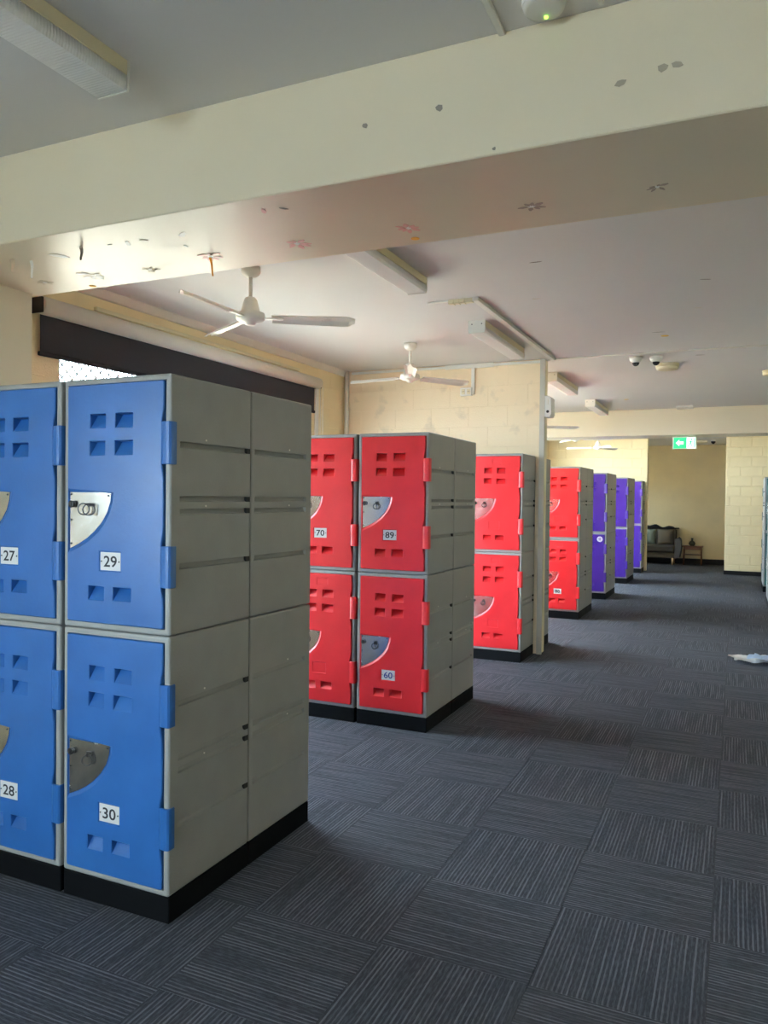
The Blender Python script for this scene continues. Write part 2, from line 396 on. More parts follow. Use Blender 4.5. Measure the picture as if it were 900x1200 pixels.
# cornices and small trims
struct('trim_3', prism([(XL, ZC), (XL, ZC - .055), (XL + .018, ZC - .05), (XL + .05, ZC - .012), (XL + .055, ZC)], 'y', BY1, YP0), white_trim, 'cornice where window wall meets ceiling', 'cornice')
struct('trim_4', B(XL + .004, XL + .034, 3.95, 6.62, 2.795, 2.822, .003, 1), cream_pl, 'narrow cream batten above the roller blind', 'batten')
struct('baseboard_partition', B(XL, XP - .09, YP0 - .012, YP0, 0, .095), base_m, 'dark skirting along the block partition', 'baseboard')
struct('baseboard_far_right', B(-.222, XR, YF - .014, YF, 0, .085), base_m, 'dark skirting under the block wall right of the lounge', 'baseboard')
struct('baseboard_alcove', B(XL, 1.2, YA - .014, YA, 0, .13), base_m, 'tall dark skirting behind the sofa', 'baseboard')
# partition end: metal corner post
pe = struct('trim_5', B(XP + .001, XP + .012, YP0 - .028, YP1 + .01, 0, ZC), cream_pl, 'cream capping on the free end of the block partition', 'capping')
obj('corner_strip', B(XP - .02, XP + .030, YP0 - .034, YP0 - .006, 0, ZC, .002, 1), galv, pe)

# ------------------------------------------------------------------ windows
def window(name, axis, plane, a0, a1, z0, z1, n, label):
    """axis 'y': in the left wall; frames as parts, panes each a mesh"""
    def bx(p, q, t0, t1, c, d, bev=.002):
        return B(plane + t0, plane + t1, p, q, c, d, bev, 1) if axis == 'y' else B(p, q, plane + t0, plane + t1, c, d, bev, 1)
    fr = struct(name, bx(a0, a0 + .045, -.09, -.04, z0, z1), alu, label, 'window')
    for bm in (bx(a1 - .045, a1, -.09, -.04, z0, z1), bx(a0, a1, -.09, -.04, z0, z0 + .045), bx(a0, a1, -.09, -.04, z1 - .045, z1)):
        obj('window_frame', bm, alu, fr)
    w_ = (a1 - a0) / n
    for k in range(1, n): obj('mullion', bx(a0 + k * w_ - .02, a0 + k * w_ + .02, -.088, -.042, z0, z1), alu, fr)
    for k in range(n): obj('pane', bx(a0 + k * w_ + .01, a0 + (k + 1) * w_ - .01, -.068, -.064, z0 + .02, z1 - .02, 0), glass, fr)
    obj('window_sill', bx(a0 - .02, a1 + .02, -.13, .045, z0 - .035, z0, .004), white_trim, fr)
    return fr
wins = []
labs = ['window in the near bay beside the camera', 'bright window under the charcoal roller blind', 'window beyond the block partition', 'window of the farthest bay', 'unseen window added to light the lounge']
for k, (a, b, c, d) in enumerate(WIN): wins.append(window('window_%d' % (k + 1), 'y', XL, a, b, c, d, 3 if b - a > 3 else 2, labs[k]))
for k, (a, b, c, d) in enumerate(ADDED_SWIN): window('window_%d' % (k + 7), 'y', XR + .13, a, b, c, d, 3, ['unseen high window added to light the middle bay', 'unseen high window added to light past the partition'][k])
window('window_6', 'x', YB, *RWIN, 3, 'window in the wall closing the near bay')
# diamond security grille outside the visible window
gb = bmesh.new(); a, b, c, d = WIN[1]; px = XL - .125
def grille(dirn):
    s = a - (d - c)
    while s < b:
        p0, p1 = s, s + (d - c); t0, t1 = 0., 1.
        if p0 < a: t0 = (a - p0) / (d - c)
        if p1 > b: t1 = (b - p0) / (d - c)
        if t1 > t0:
            z = (lambda t: c + t * (d - c)) if dirn > 0 else (lambda t: d - t * (d - c))
            tube(gb, (px + .004 * dirn, p0 + t0 * (d - c), z(t0)), (px + .004 * dirn, p0 + t1 * (d - c), z(t1)), .006, 4, smooth=False)
        s += .085
grille(1); grille(-1)
obj('security_grille', gb, steel_dk, wins[1])
# architrave strips visible beside the blind
struct('trim_6', B(XL + .003, XL + .022, 6.97, 7.03, .9, 2.74, .003, 1), white_trim, 'white architrave beside the blind', 'architrave')
# ------------------------------------------------------------------ roller blind
bl = thing('roller_blind', 'charcoal roller blind half drawn over the bright window', 'blind', (XL + .07, 5.19, 2.715))
y0, y1 = -1.74, 1.74
t = bmesh.new(); tube(t, (0, y0, 0), (0, y1, 0), .056, 24); obj('roller_tube', t, white_trim, bl)
obj('fabric', B(-.034, -.030, y0 + .03, y1 - .03, -.285, .0), blind_m, bl)
obj('bottom_bar', B(-.046, -.020, y0 + .02, y1 - .02, -.305, -.278, .006, 2), blind_m, bl)
for yy in (y0 - .012, y1 + .002):
    q = obj('bracket', B(-.066, .034, yy - .004, yy + .012, -.050, .046, .004, 2), dark_gap, bl)
t = bmesh.new(); tube(t, (0.0, y1 + .045, -.02), (0.0, y1 + .045, -1.2), .003, 6); tube(t, (0.03, y1 + .045, -.02), (0.03, y1 + .045, -1.2), .003, 6)
obj('pull_chain', t, white_trim, bl)

# ------------------------------------------------------------------ lockers
W, D, TH, PZ = .516, .497, .942, .096
PITCH = .530
XE = -1.829
def fill_plane(bm, outer, holes):
    """fills a flat outline (list of verts) leaving the holes (lists of verts) open"""
    allv = [v for l in [outer] + holes for v in l]
    for t in tessellate_polygon([[v.co for v in l] for l in [outer] + holes]):
        try: bm.faces.new([allv[i] for i in t])
        except ValueError: pass
GRV = [(.680, .703), (.483, .505), (.436, .459), (.238, .260)]
def locker_body():
    bm = B(-W + .0015, -.0015, 0, D, .0015, TH - .0005, .009, 3)
    bm.normal_update(); bm.faces.ensure_lookup_table()
    big = [f for f in bm.faces if f.calc_area() > .08]
    for f in list(big):
        n = f.normal
        if abs(n.x) > .9:
            es = list(f.verts); x = f.verts[0].co.x; s = 1 if n.x > 0 else -1
            holes = []; rings = []
            for z0, z1 in GRV:
                ya, yb = .050, .474
                v = [bm.verts.new((x, yy, zz)) for yy, zz in ((ya, z0), (yb, z0), (yb, z1), (ya, z1))]
                holes.append(v); rings.append((v, ya, yb, z0, z1))
            bm.faces.remove(f)
            for v, ya, yb, z0, z1 in rings:
                # a channel: sharp ledge at the top, sloping back out towards the bottom
                dp = .016
                w_ = [bm.verts.new((x - s * dd, yy, zz)) for yy, zz, dd in ((ya + .004, z0 + .004, .008), (yb, z0 + .004, .008), (yb, z1 - .001, dp), (ya + .004, z1 - .001, dp))]
                for i in range(4): bm.faces.new((v[i], v[(i + 1) % 4], w_[(i + 1) % 4], w_[i]))
                bm.faces.new(w_)
            fill_plane(bm, es, holes)
        elif n.y < -.9:
            es = list(f.verts); y = f.verts[0].co.y
            o_ = [(-.022, .024), (-.494, .024), (-.494, .920), (-.022, .920)]
            v = [bm.verts.new((a, y, b)) for a, b in o_]
            bm.faces.remove(f)
            w_ = [bm.verts.new((a, .060, b)) for a, b in o_]
            for i in range(4): bm.faces.new((v[i], v[(i + 1) % 4], w_[(i + 1) % 4], w_[i]))
            bm.faces.new(w_); fill_plane(bm, es, [v])
    bmesh.ops.recalc_face_normals(bm, faces=list(bm.faces))
    me = bpy.data.meshes.new('locker_body'); bm.to_mesh(me); bm.free(); me.materials.append(grey_pl); return me
HZ = [(.617, .770), (.175, .325)]
VENT = [(.301, .375, .755, .806), (.170, .251, .755, .806), (.303, .377, .654, .706), (.170, .255, .654, .706), (.306, .381, .113, .164), (.177, .260, .117, .164)]
ARC = [(.273, .510), (.277, .480), (.291, .441), (.318, .402), (.354, .368), (.390, .342), (.428, .321), (.462, .306), (.4935, .298)]
def door_contour():
    pts = []
    def edge_u(z):
        u = .0265
        for a, b in HZ:
            m = .060
            if a - m < z < b + m:
                t = min(1, (z - a + m) / m, (b + m - z) / m); t = max(0, t); t = t * t * (3 - 2 * t); u = max(u, .0265 + .009 * t)
        return u
    zs = [.034 + i * (.910 - .034) / 44 for i in range(45)]
    for z in zs: pts.append((edge_u(z), z))
    for k in range(4):
        t = PI / 2 * k / 3; pts.append((.0345 - .008 * math.cos(t), .910 + .008 * math.sin(t)))
    pts = pts[:45] + pts[46:]
    for k in range(4):
        t = PI / 2 * k / 3; pts.append((.482 + .008 * math.sin(t), .910 + .008 * math.cos(t)))
    for k in range(4):
        t = PI / 2 * k / 3; pts.append((.482 + .008 * math.cos(t), .034 - .008 * math.sin(t)))
    for k in range(3):
        t = PI / 2 * k / 3; pts.append((.0345 - .008 * math.sin(t), .026 + .008 * (1 - math.cos(t))))
    return pts
def door_mesh(m, upper_rect, num_recess):
    """moulded door: wedge vents, quarter-round lock recess, number recess"""
    bm = bmesh.new(); yf = -.008
    con = door_contour(); cx = .26; cz = .472
    F = [bm.verts.new((-(cx + (u - cx) * .985), yf, cz + (z - cz) * .992)) for u, z in con]
    G = [bm.verts.new((-u, yf + .004, z)) for u, z in con]
    H = [bm.verts.new((-u, .052, z)) for u, z in con]
    n = len(con)
    for i in range(n):
        j = (i + 1) % n
        bm.faces.new((F[i], F[j], G[j], G[i])); bm.faces.new((G[i], G[j], H[j], H[i]))
    bm.faces.new(H)
    holes = []
    def ring(pts, grow, depth):
        c0 = sum(p[0] for p in pts) / len(pts); c1 = sum(p[1] for p in pts) / len(pts)
        o_ = [bm.verts.new((-(u + math.copysign(grow, u - c0)), yf, z + math.copysign(grow, z - c1))) for u, z in pts]
        i_ = [bm.verts.new((-u, yf + depth, z)) for u, z in pts]
        for k in range(len(pts)):
            l = (k + 1) % len(pts); bm.faces.new((o_[k], o_[l], i_[l], i_[k]))
        holes.append(o_); return i_
    for u0, u1, z0, z1 in VENT:
        q = ring([(u0, z0), (u1, z0), (u1, z1), (u0, z1)], .0025, .0025)
        bk = [bm.verts.new((-u0 - .002, yf + .036, z1 - .002)), bm.verts.new((-u1 + .002, yf + .036, z1 - .002))]
        bm.faces.new((q[0], q[1], bk[1], bk[0])); bm.faces.new((q[3], q[2], bk[1], bk[0]))
        bm.faces.new((q[0], q[3], bk[0])); bm.faces.new((q[1], q[2], bk[1]))
    # lock plate recess
    pl = ARC + [(.4845, .5145)] if False else [(u if u < .48 else .4825, z) for u, z in ARC] + [(.4825, .517)]
    c0, c1 = .44, .45
    o_ = []; i_ = []
    for u, z in pl:
        d = Vector((u - c0, z - c1)).normalized() * .014
        o_.append(bm.verts.new((-min(u + d.x, .4845), yf, z + d.y))); i_.append(bm.verts.new((-u, yf + .0065, z)))
    for k in range(len(pl)):
        l = (k + 1) % len(pl); f = bm.faces.new((o_[k], o_[l], i_[l], i_[k]))
    bm.faces.new(i_); holes.append(o_)
    if num_recess:
        q = ring([(.225, .2235), (.327, .2235), (.327, .295), (.225, .295)], .003, .004); bm.faces.new(q)
    if upper_rect:
        q = ring([(.215, .842), (.297, .842), (.297, .888), (.215, .888)], .003, .0025); bm.faces.new(q)
    fill_plane(bm, F, holes)
    bmesh.ops.recalc_face_normals(bm, faces=list(bm.faces))
    me = bpy.data.meshes.new('locker_door'); bm.to_mesh(me); bm.free(); me.materials.append(m); return me
def hinge_mesh(m, z0, z1):
    """wraps from the door edge round the corner of the body"""
    pr = [(-.038, -.007), (-.028, -.0105), (-.012, -.0125), (0.0, -.0115), (.006, -.006), (.0075, .004), (.0072, .022), (.002, .026), (.0005, .026), (.0005, .004), (-.004, -.001), (-.038, -.001)]
    bm = prism(pr, 'z', z0, z1)
    bmesh.ops.bevel(bm, geom=[e for e in bm.edges if abs(e.verts[0].co.z - e.verts[1].co.z) < 1e-6], offset=.0022, segments=1, affect='EDGES')
    me = bpy.data.meshes.new('hinge'); bm.to_mesh(me); bm.free(); me.materials.append(m); return me
def plate_mesh():
    pts = [(-(u if u < .478 else .4785) - 0, z) for u, z in [(u + .002, z + .002) for u, z in ARC[:-1]] + [(.4785, .3015), (.4785, .515)]] + [(-.277, .515)]
    bm = prism(pts, 'y', -.0038, -.0020)
    for u, z in ((.472, .507), (.472, .410), (.472, .320), (.287, .503)):
        tube(bm, (-u, -.0058, z), (-u, -.0035, z), .0038, 8, mi=1)
    me = bpy.data.meshes.new('lock_plate'); bm.to_mesh(me); bm.free(); me.materials.append(steel); me.materials.append(steel_dk); return me
def knob_mesh():
    bm = bmesh.new(); tube(bm, (-.462, -.016, .470), (-.462, -.003, .470), .0125, 16); torus(bm, (-.462, -.016, .470), .0115, .0022, (0, 1, 0), 18, 6)
    box(bm, -.4632, -.4608, -.0185, -.0155, .460, .480)
    me = bpy.data.meshes.new('lock_cylinder'); bm.to_mesh(me); bm.free(); me.materials.append(steel_dk); return me
def latch_mesh(kind):
    bm = bmesh.new(); tube(bm, (-.372, -.020, .468), (-.372, -.003, .468), .0065, 12)
    if kind == 'rings':
        torus(bm, (-.392, -.022, .452), .021, .0024, (-.45, 1, 0), 24, 6); torus(bm, (-.362, -.026, .450), .021, .0024, (-.8, .9, .1), 24, 6)
    else:
        torus(bm, (-.372, -.020, .450), .019, .0032, (-.45, 1, 0), 24, 6); tube(bm, (-.372, -.020, .468), (-.372, -.016, .482), .005, 8)
        box(bm, -.384, -.360, -.014, -.004, .474, .480, .001, 1)
    me = bpy.data.meshes.new('latch'); bm.to_mesh(me); bm.free(); me.materials.append(steel_dk); return me
def text_bm(s, w_, h_):
    cu = bpy.data.curves.new('digits', 'FONT'); cu.body = s; cu.extrude = .0; cu.offset = .016; cu.resolution_u = 4
    to = bpy.data.objects.new('digits', cu); C.objects.link(to); bpy.context.view_layer.update()
    me = bpy.data.meshes.new_from_object(to.evaluated_get(bpy.context.evaluated_depsgraph_get()))
    bpy.data.objects.remove(to); bpy.data.curves.remove(cu)
    xs = [v.co.x for v in me.vertices]; ys = [v.co.y for v in me.vertices]
    bm = bmesh.new(); bm.from_mesh(me); bpy.data.meshes.remove(me)
    for v in bm.verts: v.co = ((v.co.x - (min(xs) + max(xs)) / 2) / (max(xs) - min(xs)) * w_, 0, (v.co.y - (min(ys) + max(ys)) / 2) / (max(ys) - min(ys)) * h_)
    return bm
def number_mesh(s, inkm):
    bm = B(-.325, -.227, -.0052, -.0035, .2255, .293, .0008, 1)
    t = text_bm(s, .064, .042); merge(bm, t, 1, Matrix.Translation((-.276, -.0056, .259)))
    for u in (.3185, .2335): tube(bm, (-u, -.0072, .259), (-u, -.005, .259), .003, 8, mi=2)
    me = bpy.data.meshes.new('number_plate'); bm.to_mesh(me); bm.free()
    for x in (num_pl, inkm, steel_dk): me.materials.append(x)
    return me
def sticker_mesh():
    bm = bmesh.new(); tube(bm, (-.10, -.0092, .845), (-.10, -.0078, .845), .043, 24, mi=0)
    for k in range(6):
        t = PI / 3 * k; c, s = math.cos(t), math.sin(t)
        v = [bm.verts.new((-.10 + r * c - q * s, -.0095, .845 + r * s + q * c)) for r, q in ((.006, -.004), (.026, -.007), (.026, .007), (.006, .004))]
        f = bm.faces.new(v); f.material_index = 1
    torus(bm, (-.10, -.0090, .845), .035, .0018, (0, 1, 0), 24, 4, mi=1)
    me = bpy.data.meshes.new('round_sticker'); bm.to_mesh(me); bm.free(); me.materials.append(paper_w); me.materials.append(purple_pl); return me
BODY = locker_body(); PLATE = plate_mesh(); KNOB = knob_mesh(); LATCH = {k: latch_mesh(k) for k in ('rings', 'lock')}
rv = bmesh.new()
for yy, zz in ((.20, .716), (.20, .468)): tube(rv, (-.003, yy, zz), (.001, yy, zz), .0035, 8); tube(rv, (-W + .003, yy, zz), (-W - .0005, yy, zz), .0035, 8)
RIVET = bpy.data.meshes.new('rivet'); rv.to_mesh(RIVET); rv.free(); RIVET.materials.append(white_pl)
sl = bmesh.new()
for z0, z1 in GRV:
    box(sl, -.0120, -.0008, .466, .4905, z0 + .001, z1 - .001); box(sl, -W + .0008, -W + .0075, .466, .4905, z0 + .001, z1 - .001)  # dark blocks; the shade inside the slots is put into their colour
SLOT = bpy.data.meshes.new('slot_shade'); sl.to_mesh(SLOT); sl.free(); SLOT.materials.append(dark_gap)
DOORS, HINGES = {}, {}
PL = {'blue': blue_pl, 'red': red_pl, 'purple': purple_pl, 'teal': teal_pl}
def make_locker(ox, oy, oz, colour, label, group, rotz=0, number=None, latch='lock', recess=True, upper=False, sticker=False, inkm=None, full=True):
    t = thing('locker', label, 'locker', (ox, oy, oz), rotz, group)
    obj('body', BODY, parent=t)
    if rotz == 0: obj('bolt_slot_shade', SLOT, parent=t)['kind'] = 'stuff'
    obj('rivets', RIVET, parent=t)['kind'] = 'stuff'
    k = (colour, upper, recess)
    if k not in DOORS: DOORS[k] = door_mesh(PL[colour], upper, recess)
    d = obj('door', DOORS[k], parent=t)
    if colour not in HINGES: HINGES[colour] = [hinge_mesh(PL[colour], *z) for z in HZ]
    for h in HINGES[colour]: obj('hinge', h, parent=d)
    obj('lock_plate', PLATE, parent=d)
    if full:
        obj('lock_cylinder', KNOB, parent=d); q = obj('latch', LATCH[latch], parent=d)
    if number:
        q = obj('number_plate', number_mesh(number, inkm or ink), parent=d); q['label'] = 'silver number plate reading ' + number if number != '88' else 'small silver number plate'
    if sticker:
        q = obj('round_sticker', sticker_mesh(), parent=d); q['label'] = 'round white sticker'
    return t
def plinth_mesh(handle):
    bm = B(-W + .0012, -.0012, .003, D - .001, 0, PZ, .003, 1)
    me = bpy.data.meshes.new('plinth'); bm.to_mesh(me); bm.free(); me.materials.append(black_pl); return me
PLINTH = plinth_mesh(0)
cap = bmesh.new(); torus(cap, (.0012, .47, .045), .015, .003, (1, 0, 0), 16, 6); tube(cap, (-.004, .47, .045), (.0005, .47, .045), .013, 14)
PCAP = bpy.data.meshes.new('cable_hole_shade'); cap.to_mesh(PCAP); cap.free(); PCAP.materials.append(dark_gap)  # dark disc and ring; the hole's shade is put into the colour
def make_plinth(ox, oy, label, group, rotz=0, cap_=False):
    o = obj('plinth', PLINTH, loc=(ox, oy, 0), rot=(0, 0, rotz)); tag(o, label, 'plinth', group)
    if cap_: obj('cable_hole_shade', PCAP, parent=o)
    return o
ORD = ['end', 'second', 'third', 'fourth']
ROWS = [  # front y, colour, columns, rear columns, description of the row
    (2.1727, 'blue', 2, 2, 'blue row'),
    (4.6994, 'red', 3, 2, 'red row under the fans'),
    (7.1322, 'red', 3, 0, 'red row against the partition'),
    (10.07, 'red', 3, 2, 'red row past the partition'),
    (12.33, 'purple', 2, 2, 'purple row under the beam'),
    (14.90, 'purple', 3, 2, 'middle purple row'),
    (17.24, 'purple', 2, 0, 'last purple row by the lounge'),
]
NUM = {(0, 0, 1): '29', (0, 0, 0): '30', (0, 1, 1): '27', (0, 1, 0): '28', (1, 0, 1): '89', (1, 0, 0): '60', (1, 1, 1): '70', (3, 0, 0): '88'}
for r, (yf, colr, nc, nr, desc) in enumerate(ROWS):
    for c in range(nc):
        x = XE - c * PITCH
        make_plinth(x, yf, 'black plinth, %s front column of the %s' % (ORD[c], desc), 'locker plinths', cap_=False)
        for tier in (0, 1):
            nm = NUM.get((r, c, tier)); tn = 'upper' if tier else 'lower'
            if nm and r < 3: lab = '%s locker numbered %s, %s tier, %s column of the %s' % (colr, nm, tn, ORD[c], desc)
            else: lab = 'unnumbered %s locker, %s tier, %s column of the %s' % (colr, tn, ORD[c], desc)
            if r == 3 and nm: lab = 'red locker with number plate, lower tier, end column of the %s' % desc
            if r == 4 and c == 0 and tier == 0: lab = 'purple locker with a round white sticker, lower tier of the %s' % desc
            up_ = (colr == 'red' and not nm) or (r == 3) or (r == 1 and c == 1 and tier == 0)
            make_locker(x, yf, PZ + tier * TH, colr, lab, 'lockers of the ' + desc, number=nm, latch='rings' if (r, c, tier) == (0, 0, 1) else 'lock',
                        upper=up_, sticker=(r == 4 and c == 0 and tier == 0), inkm=ink_blue if nm == '60' else None, full=(r < 4))
    for c in range(nr):
        x = XE - c * PITCH - W; yb = yf + 2 * D + .004
        make_plinth(x, yb, 'black plinth, %s rear column of the %s' % (ORD[c], desc), 'locker plinths', PI, cap_=(r in (1, 3)))
        for tier in (0, 1):
            make_locker(x, yb, PZ + tier * TH, colr, 'locker facing away, %s tier, %s rear column of the %s' % ('upper' if tier else 'lower', ORD[c], desc), 'rear lockers of the ' + desc, PI, full=False)
# lockers backing onto the far side of the partition
for c in range(2):
    x = XE - c * PITCH - W; yb = YP1 + D + .02
    make_plinth(x, yb, 'black plinth behind the block partition, %s column' % ORD[c], 'locker plinths', PI)
    for tier in (0, 1):
        make_locker(x, yb, PZ + tier * TH, 'red', 'grey locker facing away behind the block partition, %s tier, %s column' % ('upper' if tier else 'lower', ORD[c]), 'lockers behind the partition', PI, full=False)
# teal lockers on the right of the aisle
for yy, d_ in ((12.25, 'nearer'), (14.75, 'farther')):
    for c in range(2):
        x = .44 + c * PITCH + W
        make_plinth(x, yy, 'black plinth of the %s teal row, %s column across the aisle' % (d_, ORD[c]), 'locker plinths')
        for tier in (0, 1):
            make_locker(x, yy, PZ + tier * TH, 'teal', 'teal locker across the aisle, %s row, %s tier, %s column' % (d_, 'upper' if tier else 'lower', ORD[c]), 'teal lockers across the aisle', full=False)
    for tier in (0, 1):
        make_locker(.44, yy + 2 * D + .004, PZ + tier * TH, 'teal', 'grey locker facing away at the end of the %s teal row, %s tier' % (d_, 'upper' if tier else 'lower'), 'teal lockers across the aisle', PI, full=False)
    make_plinth(.44, yy + 2 * D + .004, 'black plinth of the rear locker in the %s teal row' % d_, 'locker plinths', PI)

# ------------------------------------------------------------------ ceiling lights
def ceiling_light(y0, y1, label, xc=-1.872):
    t = thing('ceiling_light', label, 'light', (xc, (y0 + y1) / 2, ZC), 0, 'batten lights along the aisle'); L = (y1 - y0) / 2
    obj('housing', B(-.066, .066, -L + .004, L - .004, -.050, -.001, .003, 1), cream_pl, t)
    obj('diffuser', prism([(-.064, -.050), (.064, -.050), (.065, -.080), (.060, -.097), (-.060, -.097), (-.065, -.080)], 'y', -L + .006, L - .006), diffuser_m, t)
    for s in (-1, 1):
        e = obj('end_cap', prism([(-.068, -.001), (.068, -.001), (.068, -.084), (.063, -.100), (-.063, -.100), (-.068, -.084)], 'y', s * L - .004, s * L + .003), white_pl, t)
        sc = bmesh.new()
        for xx in (-.04, .04): tube(sc, (xx, s * L - s * .004, -.03), (xx, s * (L + .005), -.03), .005, 8)
        obj('screw', sc, steel_dk, e)
    return t
ceiling_light(.71, 1.93, 'long batten light with ribbed diffuser above the near bay')
ceiling_light(3.34, 4.56, 'batten light just beyond the near beam')
ceiling_light(5.80, 7.02, 'batten light ending near the block partition')
ceiling_light(8.45, 9.67, 'batten light just past the block partition')
ceiling_light(10.93, 12.15, 'batten light right in front of the farther beam')
ceiling_light(14.2, 15.42, 'batten light beyond the farther beam')
# ------------------------------------------------------------------ fans
def fan(x, y, a0, label):
    t = thing('ceiling_fan', label, 'fan', (x, y, ZC), 0, 'white three-blade ceiling fans')
    obj('canopy', lathe([(0, -.001), (.058, -.001), (.060, -.030), (.050, -.048), (.030, -.062), (.016, -.066), (0, -.066)]), fan_m, t)
    b = bmesh.new(); tube(b, (0, 0, -.06), (0, 0, -.20), .012, 12); obj('rod', b, fan_m, t)
    obj('motor_housing', lathe([(0, -.185), (.030, -.187), (.040, -.200), (.058, -.268), (.060, -.275), (.085, -.282), (.090, -.300), (.088, -.318), (.070, -.332), (.036, -.338), (.030, -.350), (.012, -.356), (0, -.356)]), fan_m, t)
    for k in range(3):
        a = math.radians(a0 + 120 * k); m_ = Matrix.Rotation(a, 4, 'Z')
        b = bmesh.new(); N = 14; top = []; bot = []
        for i in range(N + 1):
            s = i / N; r = .13 + .51 * s
            hw = .040 + .018 * s
            if s > .86: hw *= math.sqrt(max(.05, 1 - ((s - .86) / .145) ** 2))
            row = []
            for j in range(5):
                q = (j / 4 - .5) * 2
                row.append(m_ @ Vector((r, q * hw, -.306 + -q * hw * .30 - .008 * q * q + (.010 if abs(q) < .6 else 0))))
            top.append([b.verts.new(v) for v in row]); bot.append([b.verts.new(v + Vector((0, 0, -.003))) for v in row])
        for i in range(N):
            for j in range(4):
                b.faces.new((top[i][j], top[i + 1][j], top[i + 1][j + 1], top[i][j + 1])); b.faces.new((bot[i][j], bot[i][j + 1], bot[i + 1][j + 1], bot[i + 1][j]))
            for j in (0, 4): b.faces.new((top[i][j], top[i + 1][j], bot[i + 1][j], bot[i][j]))
        for i in (0, N):
            for j in range(4): b.faces.new((top[i][j], top[i][j + 1], bot[i][j + 1], bot[i][j]))
        bmesh.ops.recalc_face_normals(b, faces=list(b.faces))
        bl_ = obj('blade', b, fan_m, t)
        b = bmesh.new(); box(b, .07, .20, -.016, .016, -.316, -.308, .002, 1)
        for v in b.verts: v.co = m_ @ v.co
        obj('blade_arm', b, fan_m, bl_)
    return t
fan(-2.72, 3.95, 30, 'white ceiling fan between near beam and blind')
fan(-2.70, 6.43, 53, 'white ceiling fan in front of the block partition')
fan(-2.70, 8.91, 20, 'white ceiling fan just past the block partition')
fan(-2.70, 11.39, 33, 'white ceiling fan in front of the farther beam')
fan(-2.62, 13.90, 5, 'white ceiling fan just beyond the farther beam')
fan(-2.62, 16.30, 60, 'white ceiling fan beside the lounge wall')

# ------------------------------------------------------------------ conduits, boxes, detectors
def simple(name, bm, m, label, cat, group=None): return tag(obj(name, bm, m), label, cat, group)
tr = thing('cable_trunking', 'white cable trunking on the ceiling beside the batten light', 'trunking', (-1.67, 5.13, ZC))
obj('duct', B(-.022, .022, .0, 2.50, -.026, -.001, .002, 1), white_pl, tr)
obj('branch_duct', B(-.20, -.022, .0, .04, -.030, -.001, .002, 1), cream_pl, tr)
obj('branch_stub', B(-.36, -.20, .01, .03, -.012, -.001, .002, 1), white_pl, tr)
for xx in (-.17, -.13, -.09): obj('clip', B(xx, xx + .012, -.004, .044, -.034, -.001, .002, 1), cream_pl, tr)
tw = thing('wall_trunking', 'white cable trunking along the top of the block partition', 'trunking', (-3.9, YP0, 2.92))
obj('duct', B(0, 2.12, -.026, -.004, -.012, .012, .002, 1), white_pl, tw)
obj('duct_cover', B(1.10, 1.62, -.034, -.003, -.022, .020, .002, 1), white_pl, tw)
obj('drop_duct', B(1.385, 1.42, -.020, -.004, -.295, -.02, .002, 1), white_pl, tw)
gp = thing('power_outlet', 'white double power outlet high on the block partition', 'outlet', (-2.565, YP0 - .004, 2.655))
obj('box', B(-.062, .062, -.035, 0, -.042, .042, .004, 2), white_pl, gp)
for xx in (-.03, .03): obj('socket_face', B(xx - .018, xx + .018, -.038, -.034, -.026, .026, .001, 1), cream_pl, gp)
for xx in (-.03, .03):
    q = bmesh.new()
    for dx in (-.007, .007): box(q, xx + dx - .0018, xx + dx + .0018, -.0392, -.0375, -.004, .008)
    obj('socket_slots', q, ink, gp)
b = bmesh.new(); tube(b, (XL + .05, YP0 - .04, 0), (XL + .05, YP0 - .04, ZC), .026, 14)
simple('downpipe', b, white_trim, 'white pipe in the corner of window wall and partition', 'pipe')
simple('ceiling_strip', B(XP + .05, XR - .02, 7.64, 7.662, ZC - .012, ZC, .002, 1), white_trim, 'thin strip across the ceiling in line with the partition', 'strip')
sn = thing('wall_sensor', 'white box with a black lens on the end of the partition', 'sensor', (XP + .030, 7.70, 2.47))
obj('box', prism([(0, -.10), (.050, -.10), (.066, -.07), (.060, .085), (.035, .105), (0, .105)], 'y', -.085, .085), white_pl, sn)
b = bmesh.new(); tube(b, (.03, -.084, -.05), (.03, -.089, -.05), .014, 12); obj('lens', b, dark_gap, sn)
obj('label_slot', B(.030, .036, -.087, -.084, .02, .07), paper_cream, sn)
def dome(x, y, label):
    t = thing('dome_camera', label, 'camera', (x, y, ZC), 0, 'dome cameras on the ceiling')
    obj('base', lathe([(0, -.001), (.062, -.001), (.060, -.022), (.048, -.045), (.036, -.055), (0, -.055)]), white_pl, t)
    obj('dome', lathe([(.034, -.050), (.033, -.064), (.024, -.080), (.010, -.087), (0, -.088)]), dark_gap, t)
dome(-.915, 7.86, 'white dome camera near the ceiling strip, next to its twin')
dome(-.730, 7.88, 'white dome camera near the ceiling strip, next to the smoke alarm')
def drum(name, x, y, r, h, m, label, cat):
    t = thing(name, label, cat, (x, y, ZC))
    obj('base', lathe([(0, -.001), (r, -.001), (r, -h * .35), (r * .93, -h * .4), (0, -h * .4)], 28), m, t)
    obj('cover', lathe([(r * .9, -h * .38), (r * .97, -h * .5), (r * .9, -h * .92), (r * .75, -h), (0, -h)], 28), m, t); return t
drum('smoke_alarm', -.665, 8.36, .115, .062, cream_pl, 'cream round smoke alarm behind the dome cameras', 'alarm')
drum('smoke_alarm', .30, 9.15, .075, .055, cream_pl, 'cream smoke detector on the ceiling above the aisle end', 'alarm')
q = drum('smoke_alarm', -.515, 2.165, .062, .030, white_pl, 'white detector with a green light in front of the near beam', 'alarm')
obj('indicator_light', lathe([(.006, -.028), (.005, -.034), (0, -.036)], 10), green_led, q).location = (.0, .03, 0)
